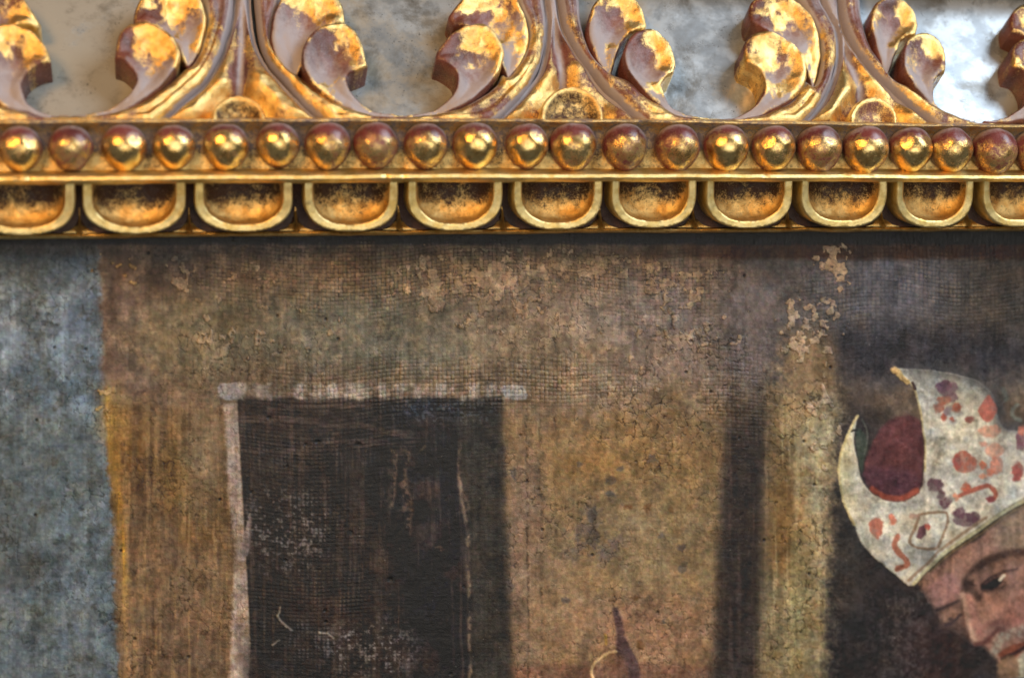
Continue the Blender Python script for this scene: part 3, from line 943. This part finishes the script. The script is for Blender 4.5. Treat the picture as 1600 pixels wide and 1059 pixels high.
# ---- the bishop's mitre
WHITE = (190, 179, 154)
poly([(1398, 577), (1416, 590), (1428, 606), (1437, 633), (1442, 665), (1445, 696), (1445, 727), (1442, 748), (1436, 768), (1412, 783), (1383, 781), (1358, 767), (1344, 744), (1339, 716), (1334, 692), (1335, 673), (1341, 648), (1341, 648),
      (1330, 665), (1319, 690), (1312, 717), (1311, 740), (1315, 777), (1333, 816), (1351, 855), (1383, 884), (1419, 914), (1419, 914), (1430, 910), (1469, 867), (1523, 828), (1577, 790), (1640, 760), (1640, 760), (1640, 668), (1592, 673), (1568, 668), (1556, 640), (1552, 618), (1535, 600), (1500, 586), (1450, 578)],
     WHITE, 2.0, 0.3, lift=0.08)
mit = sub(1300, 560, 1640, 920)
wm = ss(30, 12, np.abs(C[mit] - srgb(WHITE)).sum(-1) * 255)
lay(wm * ss(0.45, 0.65, n_mid[mit]) * 0.6, (152, 149, 142), mit)
lay(wm * ss(0.52, 0.7, n_sm[mit]) * 0.5, (190, 182, 160), mit)
lay(wm * ss(0.6, 0.75, n_sm2[mit]) * 0.4, (138, 128, 106), mit)
lay(wm * ss(1345, 1316, X[mit]) * 0.5 * ss(860, 820, Y[mit]), (176, 158, 104), mit)
lay(wm * ss(640, 580, Y[mit] + 0.32 * (1480 - X[mit])) * 0.75, (112, 108, 98), mit)
stroke([(1424, 572), (1470, 572), (1505, 582), (1538, 598), (1556, 628), (1566, 664), (1600, 668)], 18, (70, 66, 64), 11, 0.8, 0.8)
# lining
poly([(1405, 651), (1385, 660), (1370, 680), (1357, 706), (1349, 737), (1360, 762), (1383, 778), (1412, 780), (1435, 764), (1443, 727), (1443, 690), (1440, 662), (1427, 650)], (86, 54, 52), 3, 0.4)
poly([(1395, 660), (1425, 655), (1434, 690), (1400, 720), (1375, 700)], (96, 56, 52), 14, 0.6, 0.7)
poly([(1350, 735), (1400, 730), (1440, 740), (1432, 766), (1390, 776), (1358, 760)], (76, 50, 56), 8, 0.6, 0.6)
stroke([(1362, 764), (1383, 776), (1410, 778), (1432, 766)], 9, (134, 70, 54), 2.5)
poly([(1337, 672), (1350, 676), (1356, 692), (1350, 718), (1346, 740), (1340, 716)], (62, 66, 56), 2.5, 0.3, 0.95)
stroke([(1347, 655), (1356, 680), (1350, 710)], 2.5, (92, 92, 80), 1.5, alpha=0.6)
stroke([(1330, 673), (1338, 672)], 4, (40, 34, 32), 1.2)
# edges of the horns
stroke([(1400, 580), (1414, 590), (1426, 603), (1432, 618), (1438, 640), (1443, 672), (1446, 700), (1446, 735)], 3.2, (196, 180, 132), 1.2, 0.2, 0.8, 0.1)
stroke([(1398, 577), (1408, 588), (1418, 596)], 8, (176, 146, 96), 1.5, 0.6, 0.9, 0.15)
stroke([(1426, 598), (1430, 608)], 5, (62, 46, 40), 1.2)
stroke([(1340, 650), (1330, 668), (1319, 692), (1312, 718), (1312, 745), (1317, 778), (1334, 818)], 4, (184, 164, 112), 1.5, 0.3, 0.8, 0.08)
# right-hand dark notch and its small scrolls
stroke([(1590, 632), (1582, 640), (1584, 652), (1594, 656)], 6, (104, 106, 94), 2, 0.3, 0.8)
stroke([(1568, 608), (1572, 622)], 8, (104, 106, 96), 3, 0.4, 0.7)
# red and purple decoration
PUR, ORA, SAL = (92, 66, 72), (154, 90, 70), (184, 124, 98)
spot(1478, 606, 16, 13, PUR); spot(1488, 620, 9, 9, PUR, 0.9); spot(1474, 624, 11, 7, (140, 74, 56), 0.85); spot(1466, 636, 9, 8, (140, 72, 54)); spot(1494, 637, 9, 7, (146, 80, 60)); spot(1475, 651, 6, 6, (146, 76, 58)); spot(1488, 653, 4, 5, (150, 84, 64)); spot(1480, 640, 6, 9, (104, 84, 84), 0.8)
poly([(1545, 617), (1556, 634), (1555, 648), (1543, 660), (1530, 648), (1529, 638)], (150, 86, 72), 1.8, 0.5, 0.95, 0.2)
spot(1515, 655, 6, 6, (128, 74, 64)); spot(1545, 672, 17, 10, SAL, 0.8)
spot(1506, 721, 19, 18, (156, 90, 70)); spot(1496, 722, 6, 12, (128, 62, 58), 0.6)
spot(1554, 702, 13, 12, SAL, 0.7); spot(1556, 726, 10, 16, (176, 102, 78), 0.75); spot(1538, 694, 7, 5, SAL, 0.8); spot(1535, 727, 6, 6, (176, 96, 70)); spot(1546, 738, 7, 7, (172, 96, 70), 0.8)
spot(1595, 690, 9, 16, (98, 66, 70)); spot(1597, 672, 6, 9, (150, 92, 74)); spot(1590, 737, 9, 16, (128, 70, 64)); spot(1535, 745, 7, 4, SAL)
spot(1461, 757, 14, 11, (86, 62, 66)); spot(1470, 772, 7, 7, (86, 62, 66)); spot(1476, 785, 11, 8, (88, 58, 62)); spot(1493, 777, 6, 6, (174, 104, 78), 0.8)
spot(1509, 763, 9, 9, (152, 82, 62)); stroke([(1500, 774), (1515, 768), (1530, 762), (1545, 758), (1554, 766), (1556, 776), (1546, 781)], 7, (138, 78, 62), 1.6, 0.4, 0.95); spot(1548, 779, 9, 6, (112, 60, 58))
spot(1499, 800, 9, 9, (84, 56, 62)); spot(1508, 812, 21, 11, (84, 56, 60)); spot(1520, 808, 12, 9, (84, 58, 62))
spot(1370, 825, 13, 17, (164, 98, 76)); spot(1396, 811, 6, 8, (180, 104, 78)); spot(1394, 818, 5, 4, (180, 104, 78), 0.8)
stroke([(1403, 838), (1397, 850), (1404, 862), (1413, 872), (1417, 882), (1402, 888)], 8.5, (150, 92, 70), 1.8, 0.4, 0.95); stroke([(1410, 884), (1400, 890)], 5, (104, 66, 52), 2)
stroke([(1436, 804), (1480, 802), (1468, 848), (1456, 858), (1423, 850), (1429, 826), (1436, 804)], 4.5, (124, 98, 74), 1.5, 0.4, 0.85)
poly([(1431, 838), (1436, 822), (1446, 818), (1446, 834), (1438, 842)], (98, 68, 70), 1.8, 0.4, smooth=False); spot(1450, 823, 6, 6, (152, 72, 58)); spot(1428, 806, 9, 6, (146, 116, 98), 0.8)
# lower band of the mitre
stroke([(1420, 906), (1448, 880), (1468, 860), (1500, 836), (1540, 808)], 5, (126, 100, 76), 1.8, 0.3, 0.8)
stroke([(1428, 911), (1469, 869), (1523, 831), (1577, 794), (1630, 768)], 6, (176, 166, 128), 1.6, 0.2, 0.95, 0.08)
stroke([(1436, 912), (1474, 873), (1526, 837), (1580, 800), (1630, 774)], 3.5, (112, 92, 62), 1.6, 0.3, 0.8)

# ---- the face
SKIN = (134, 99, 82)
poly([(1437, 910), (1475, 877), (1527, 840), (1582, 803), (1650, 768), (1650, 768), (1650, 1100), (1650, 1100), (1575, 1100), (1560, 1035), (1535, 1008), (1522, 1004), (1512, 985), (1495, 972), (1470, 962), (1457, 948), (1448, 930)], SKIN, 5.5, 0.6)
poly([(1560, 815), (1620, 785), (1620, 860), (1560, 860)], (122, 108, 90), 14, 0.5, 0.7)
poly([(1450, 915), (1490, 895), (1500, 930), (1480, 950), (1460, 945)], (150, 108, 98), 8, 0.5, 0.7)
poly([(1480, 890), (1540, 850), (1556, 862), (1515, 896)], (150, 116, 100), 8, 0.5, 0.6)
stroke([(1509, 918), (1514, 903), (1528, 887), (1545, 876), (1570, 867), (1610, 862)], 15, (66, 50, 43), 5, 0.5, 0.95)
stroke([(1512, 910), (1522, 925), (1530, 932)], 14, (60, 46, 40), 5, 0.5, 0.9)
poly([(1512, 904), (1530, 892), (1560, 876), (1600, 868), (1600, 880), (1560, 890), (1532, 908)], (104, 78, 64), 5, 0.5, 0.8)
poly([(1528, 905), (1560, 885), (1600, 874), (1590, 890), (1560, 905), (1540, 918)], (112, 84, 70), 4, 0.4, 0.8)
poly([(1532, 918), (1545, 906), (1560, 902), (1566, 906), (1556, 918), (1542, 924)], (38, 32, 32), 3, 0.4)
stroke([(1536, 922), (1556, 921), (1570, 914)], 4, (78, 58, 50), 2.5, 0.3, 0.9)
stroke([(1534, 914), (1548, 902), (1562, 896)], 4, (44, 36, 34), 2, 0.3, 0.9)
stroke([(1538, 912), (1556, 900), (1572, 892), (1590, 888)], 4, (72, 54, 48), 2, 0.3, 0.9)
stroke([(1562, 906), (1569, 899)], 4.5, (196, 184, 158), 1.5, 0.2)
stroke([(1545, 926), (1570, 920), (1590, 908)], 5, (112, 84, 72), 3, 0.4, 0.7)
stroke([(1503, 930), (1510, 955), (1517, 985), (1523, 1002)], 10, (164, 132, 110), 3, 0.4, 0.9)
stroke([(1498, 935), (1503, 958), (1510, 985), (1516, 1000)], 8, (92, 68, 57), 5, 0.5, 0.7)
stroke([(1514, 935), (1522, 965), (1532, 990)], 14, (150, 106, 92), 6, 0.5, 0.6)
stroke([(1524, 1006), (1534, 1004), (1546, 996), (1560, 982)], 7, (84, 52, 46), 4, 0.4, 0.9)
stroke([(1532, 985), (1545, 975), (1560, 972), (1600, 966)], 8, (118, 78, 68), 5, 0.4, 0.7)
poly([(1460, 953), (1478, 944), (1496, 938), (1502, 962), (1508, 990), (1490, 985), (1470, 975)], (84, 64, 54), 7, 0.5, 0.75)
poly([(1468, 962), (1484, 952), (1498, 950), (1500, 962), (1490, 970), (1476, 972)], (132, 100, 82), 5, 0.4, 0.85)
spot(1485, 966, 6, 3, (52, 42, 40), 0.8)
stroke([(1462, 954), (1480, 946), (1497, 938)], 5, (66, 52, 48), 2.5, 0.3)
stroke([(1478, 976), (1490, 970), (1500, 960)], 5, (60, 48, 46), 2.5, 0.3)
poly([(1560, 950), (1610, 930), (1610, 990), (1570, 985)], (140, 96, 84), 14, 0.5, 0.6)
stroke([(1556, 1018), (1562, 1000), (1580, 990), (1610, 982)], 15, (140, 130, 110), 5, 0.8, 0.85, dry=0.5)
poly([(1558, 1022), (1574, 1010), (1592, 1004), (1610, 1000), (1606, 1014), (1580, 1028)], (112, 66, 50), 3, 0.4)
stroke([(1566, 1028), (1585, 1020), (1610, 1006)], 6, (52, 38, 36), 2.5, 0.3, 0.95)
poly([(1590, 1030), (1610, 1014), (1640, 1010), (1640, 1090), (1592, 1090)], (150, 142, 118), 4, 0.6, 0.95)
poly([(1560, 1035), (1590, 1028), (1590, 1090), (1566, 1090)], (112, 88, 66), 4, 0.5, 0.85)
lay(bg * ss(915, 935, Y) * ss(0.5, 0.62, n_fine) * ss(1340, 1400, X) * ss(1470, 1430, X) * 0.2, (96, 88, 84))

# ---- finger-like dark shape and small halo at the bottom
poly([(957, 953), (964, 948), (970, 958), (975, 985), (984, 1010), (996, 1030), (1001, 1060), (1001, 1090), (966, 1090), (966, 1050), (962, 1025), (964, 990)], (84, 63, 60), 3, 0.5, 0.92)
stroke([(962, 1018), (946, 1022), (930, 1034), (924, 1048), (930, 1066)], 4.5, (200, 166, 118), 1.6, 0.3, 0.95, 0.12)
poly([(946, 1030), (975, 1028), (980, 1080), (940, 1080)], (122, 88, 66), 5, 0.5, 0.7)
stroke([(945, 992), (946, 1006)], 5, (176, 140, 60), 2, 0.6, 0.7)
for q in ((982, 791, 7, 4), (1012, 794, 5, 8), (1047, 794, 5, 7), (993, 934, 8, 4), (1000, 1008, 6, 8)):
    spot(*q, (96, 66, 40), 0.85)
for q in ((926, 804, 7, 12), (903, 838, 5, 7), (953, 750, 8, 7), (905, 724, 6, 4), (1018, 717, 7, 7), (970, 734, 5, 4), (955, 774, 8, 5), (1033, 838, 6, 6), (1066, 856, 8, 7), (1066, 885, 7, 10), (885, 937, 7, 6), (803, 740, 4, 10), (798, 915, 6, 12), (1040, 968, 4, 4)):
    spot(*q, (82, 73, 66), 0.75, 0.9)

# ---- loose flakes of tan paint left on the bare canvas
f1, f2, fv = worley(X / 9 + wx * 0.09, Y / 9 + wy * 0.09, 21)
dens = (box(710, 440, 75, 50) * 0.75 + box(860, 420, 110, 25) * 0.6 + box(965, 415, 45, 20) * 0.9 + box(1060, 440, 60, 30) * 0.5 + box(780, 480, 80, 40) * 0.4 + box(1305, 425, 26, 35) * 0.8 + box(1300, 400, 60, 18) * 0.35 + box(1245, 510, 26, 50) * 0.7 + box(1300, 475, 26, 18) * 0.5
        + box(1285, 520, 30, 40) * 0.6 + box(1290, 660, 25, 60) * 0.5 + box(1100, 480, 60, 60) * 0.4 + box(280, 430, 20, 26) * 0.8 + box(185, 430, 40, 40) * 0.25 + box(430, 460, 130, 60) * 0.12 + box(172, 620, 18, 50) * 0.5 + box(1010, 560, 110, 60) * 0.22 + box(400, 520, 100, 50) * 0.18)
nfl = fbm(X / 13 + 3, Y / 13, 22, 3) + 0.30 * (n_mid2 - 0.5) + 0.10 * (fv - 0.5)
fq = nfl - 0.80 + 0.40 * np.clip(dens, 0, 1)
fl = ss(0.0, 0.03, fq) * ss(0.02, 0.10, dens)
C *= (1 - 0.3 * ss(-0.05, 0.0, fq) * (1 - ss(0.0, 0.02, fq)) * ss(0.02, 0.1, dens))[..., None]
fl = fl * (0.45 + 0.55 * ss(0.02, 0.12, f2 - f1))
fcol = np.where((X < 230)[..., None], srgb((150, 122, 80)), np.where((X > 1230)[..., None], srgb((158, 136, 110)), srgb((148, 125, 99))))
C += (fcol * (0.88 + 0.24 * (fv * 7 % 1))[..., None] - C) * (fl * 0.85)[..., None]
Hh += 0.20 * fl
# pale thread-like scratches at the lower left of the window
for pts, wd in (([(438, 948), (437, 956), (434, 962)], 3.0), ([(434, 962), (440, 970), (447, 977), (456, 983)], 3.6), ([(425, 1008), (436, 1000)], 3), ([(500, 988), (512, 990), (520, 996)], 3.5)):
    stroke(pts, wd, (150, 138, 124), 1.4, 0.4, 0.7, 0.15)

# ---- canvas weave, cracks, wear
tx = X / 6.7 + 1.3 * (fbm(X / 210, Y / 160, 51, 2) - 0.5) + 0.35 * (vnoise(X / 9, Y / 60, 52) - 0.5)
ty = Y / 6.2 + 7.0 * (fbm(X / 260, Y / 240, 53, 2) - 0.5) + 0.45 * (vnoise(X / 50, Y / 9, 54) - 0.5)
par = (np.floor(tx).astype(int) + np.floor(ty).astype(int)) & 1
sx_, sy_ = np.abs(np.sin(math.pi * tx)), np.abs(np.sin(math.pi * ty))
weave = np.where(par == 1, sx_ ** 0.8 * (0.45 + 0.55 * sy_), sy_ ** 0.8 * (0.45 + 0.55 * sx_))
thx = vnoise(np.floor(tx) * 0.73, Y / 70, 55) - 0.5
thy = vnoise(X / 70, np.floor(ty) * 0.73, 56) - 0.5
wz_ = 0.12 + box(560, 430, 230, 60) * 0.6 + box(640, 600, 200, 40) * 0.55 + box(880, 600, 120, 40) * 0.45 + box(800, 420, 260, 40) * 0.5 + box(480, 670, 130, 50) * 0.22 + box(480, 880, 110, 150) * 0.22 + box(1420, 460, 150, 60) * 0.5 + box(1150, 620, 50, 60) * 0.5 + box(1030, 460, 100, 50) * 0.3
wz_ = np.clip(wz_ * (0.15 + 1.7 * n_mid * (0.4 + 1.2 * n_sm)) * 1.05, 0, 1) * (1 - 0.75 * ss(1300, 1340, X) * ss(560, 600, Y))
wz_ = wz_ * (1 - 0.75 * fl)
Hh += 0.26 * wz_ * weave + 0.10 * wz_ * (thx + thy)
gapm = (1 - ss(0.12, 0.42, weave)) * wz_
C *= (1 - 0.36 * gapm * (0.1 + 1.7 * n_fine2))[..., None]                     # dirt caught between the threads
wear = ss(0.5, 1.0, weave) * wz_ * ss(0.45, 0.62, n_sm2)
C += (srgb((140, 122, 102)) - C) * (wear * 0.42)[..., None]
# every thread crossing keeps a slightly different remnant of colour
_rg = np.random.default_rng(90)
RT = _rg.normal(size=(256, 256, 3))
cell = RT[np.floor(ty).astype(int) & 255, np.floor(tx).astype(int) & 255]
C *= 1 + (cell * 0.012 + cell[..., :1] * 0.022) * (0.35 + wz_[..., None])
for k in range(3):
    C[..., k] *= 1 + (0.10 - 0.06 * ss(1290, 1320, X)) * (fbm(X / 5.5 + 31 * k, Y / 5.0, 95 + k, 3) - 0.5)
C *= (1 + 0.05 * (cell[..., 0] * cell[..., 1]).clip(-1, 1) * wz_)[..., None]
# worn white thread tops in the dark window
ww = (box(455, 830, 55, 60) * 0.8 + box(580, 1015, 60, 40) * 1.0 + box(470, 1000, 50, 30) * 0.5 + box(560, 700, 60, 25) * 0.2) * win
C += (srgb((150, 142, 136)) - C) * (ss(0.5, 0.85, weave) * 0.8 * ww * ss(0.45, 0.62, n_sm * 0.6 + n_fine * 0.4 + 0.1 * thx) * 0.5)[..., None]
# vertical drying cracks that follow the warp near x = 830
for xc, a0, a1, amp in ((822, 630, 1070, 0.6), (843, 640, 1070, 0.6), (868, 640, 720, 0.6), (235, 480, 1000, 0.3), (414, 385, 470, 0.8), (1113, 640, 900, 0.3)):
    cr = np.exp(-((X - xc - (Y - 640) * 0.012 + wx * 0.9) / 2.0) ** 2) * ss(a0 - 15, a0 + 15, Y) * ss(a1 + 15, a1 - 15, Y) * (0.25 + 0.75 * ss(0.35, 0.62, n_fine2)) * ss(0.36, 0.5, n_sm) * amp
    C *= (1 - 0.55 * cr)[..., None]
    Hh -= 0.16 * cr
# craquelure in two sizes
c1, c2, cv = worley(X / 15 + wx * 0.09, Y / 17 + wy * 0.09, 61)
crk = (1 - ss(0.0, 0.10, c2 - c1)) * ss(0.44, 0.60, n_mid2 * 0.6 + n_sm * 0.4)
g1, g2, gv = worley(X / 7.5 + wx * 0.1, Y / 8.5 + wy * 0.1, 62)
crk2 = (1 - ss(0.0, 0.16, g2 - g1)) * ss(0.46, 0.62, n_mid * 0.6 + n_sm2 * 0.4)
creg = np.clip(0.35 + box(1000, 560, 200, 120) * 0.5 + pan * 0.35 + gp * 0.5 + lf * 0.35 + pl * 0.3 + box(380, 540, 160, 60) * 0.4 - win * 0.2 - ss(1300, 1330, X) * ss(600, 650, Y) * 0.2, 0, 1)
C *= (1 - 0.55 * crk * creg)[..., None]
C *= (1 - 0.22 * crk2 * creg)[..., None]
Hh -= 0.16 * crk * creg + 0.08 * crk2 * creg
Hh += 0.09 * (cv - 0.5) * creg + 0.05 * (gv - 0.5) * creg            # cupped islands of paint
C *= (1 + 0.16 * (gv - 0.5) * creg + 0.12 * (cv - 0.5) * creg)[..., None]
# pinholes and lost chips
p1, p2, pv = worley(X / 26, Y / 26, 71)
pit = (pv < 0.035) * (X < 1300) * ss(0.13, 0.06, p1) * ss(0.4, 0.6, n_big + 0.1)
C *= (1 - 0.5 * pit)[..., None]
Hh -= 0.2 * pit
for q in ((421, 652), (497, 690), (560, 694), (610, 905), (548, 832)):
    pm = np.exp(-(((X - q[0]) / 4) ** 2 + ((Y - q[1]) / 3) ** 2))
    C *= (1 - 0.85 * pm)[..., None]
    Hh -= 0.25 * pm
# dust specks
q1, q2, qv = worley(X / 19 + 40, Y / 19, 72)
dust = (qv < 0.16) * ss(0.02 + 0.5 * qv, 0.0, q1)
C += (srgb((168, 160, 146)) - C) * (dust * 0.4)[..., None]
Hh += 0.12 * dust
# brush grain
b1, b2, bv = worley(X / 30 + wx * 0.12, Y / 34 + wy * 0.12, 81)
blot = fbm(X / 30, Y / 38, 82, 5, 0.7)
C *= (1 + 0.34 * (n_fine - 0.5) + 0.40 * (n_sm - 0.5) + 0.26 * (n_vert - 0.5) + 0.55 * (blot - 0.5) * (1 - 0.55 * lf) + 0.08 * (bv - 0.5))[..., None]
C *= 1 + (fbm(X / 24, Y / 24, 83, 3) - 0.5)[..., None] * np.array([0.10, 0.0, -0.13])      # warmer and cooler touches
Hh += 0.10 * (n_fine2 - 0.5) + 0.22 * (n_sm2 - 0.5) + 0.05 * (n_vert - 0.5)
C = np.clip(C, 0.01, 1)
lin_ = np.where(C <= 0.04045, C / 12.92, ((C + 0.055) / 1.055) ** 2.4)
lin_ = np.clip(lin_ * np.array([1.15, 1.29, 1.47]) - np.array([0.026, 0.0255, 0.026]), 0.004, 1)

me = bpy.data.meshes.new('painting')
co = np.stack([GX, -Hh / 1000, GZ], -1).astype(np.float32)
nv = nx * nz
idx = np.arange(nv).reshape(nz, nx)
quads = np.stack([idx[:-1, :-1], idx[1:, :-1], idx[1:, 1:], idx[:-1, 1:]], -1).reshape(-1, 4)
nq = len(quads)
me.vertices.add(nv)
me.vertices.foreach_set('co', co.ravel())
me.loops.add(nq * 4)
me.loops.foreach_set('vertex_index', quads.ravel().astype(np.int32))
me.polygons.add(nq)
me.polygons.foreach_set('loop_start', np.arange(0, nq * 4, 4, dtype=np.int32))
me.polygons.foreach_set('use_smooth', np.ones(nq, bool))
me.update(calc_edges=True)
ca = me.color_attributes.new('paint', 'FLOAT_COLOR', 'POINT')
ca.data.foreach_set('color', np.concatenate([lin_, np.ones(X.shape + (1,))], -1).astype(np.float32).ravel())

m, nt = mat_new('old_oil_paint')
pa = nd(nt, 'ShaderNodeAttribute', attribute_name='paint').outputs['Color']
tc = nd(nt, 'ShaderNodeTexCoord').outputs['Object']
nf = noise_n(nt, tc, 3200, 3, 0.7)
nb = noise_n(nt, tc, 60, 3, 0.6)
hsv = nd(nt, 'ShaderNodeHueSaturation')
nt.links.new(pa, hsv.inputs['Color'])
nt.links.new(math_n(nt, 'ADD', math_n(nt, 'MULTIPLY', nf, 0.6), 0.7), hsv.inputs['Value'])
b = nd(nt, 'ShaderNodeBsdfPrincipled')
nt.links.new(hsv.outputs[0], b.inputs['Base Color'])
nt.links.new(math_n(nt, 'ADD', math_n(nt, 'MULTIPLY', nb, 0.3), 0.24), b.inputs['Roughness'])
b.inputs['Specular IOR Level'].default_value = 0.42
bp = nd(nt, 'ShaderNodeBump')
bp.inputs['Strength'].default_value = 0.5
bp.inputs['Distance'].default_value = 0.0003
nt.links.new(nf, bp.inputs['Height'])
nt.links.new(bp.outputs[0], b.inputs['Normal'])
out = nd(nt, 'ShaderNodeOutputMaterial')
nt.links.new(b.outputs[0], out.inputs[0])
painting = link('painting', me, m)
painting['label'] = 'old cracked oil painting on coarse canvas showing a bishop in a red-spotted white mitre'
painting['category'] = 'painting'
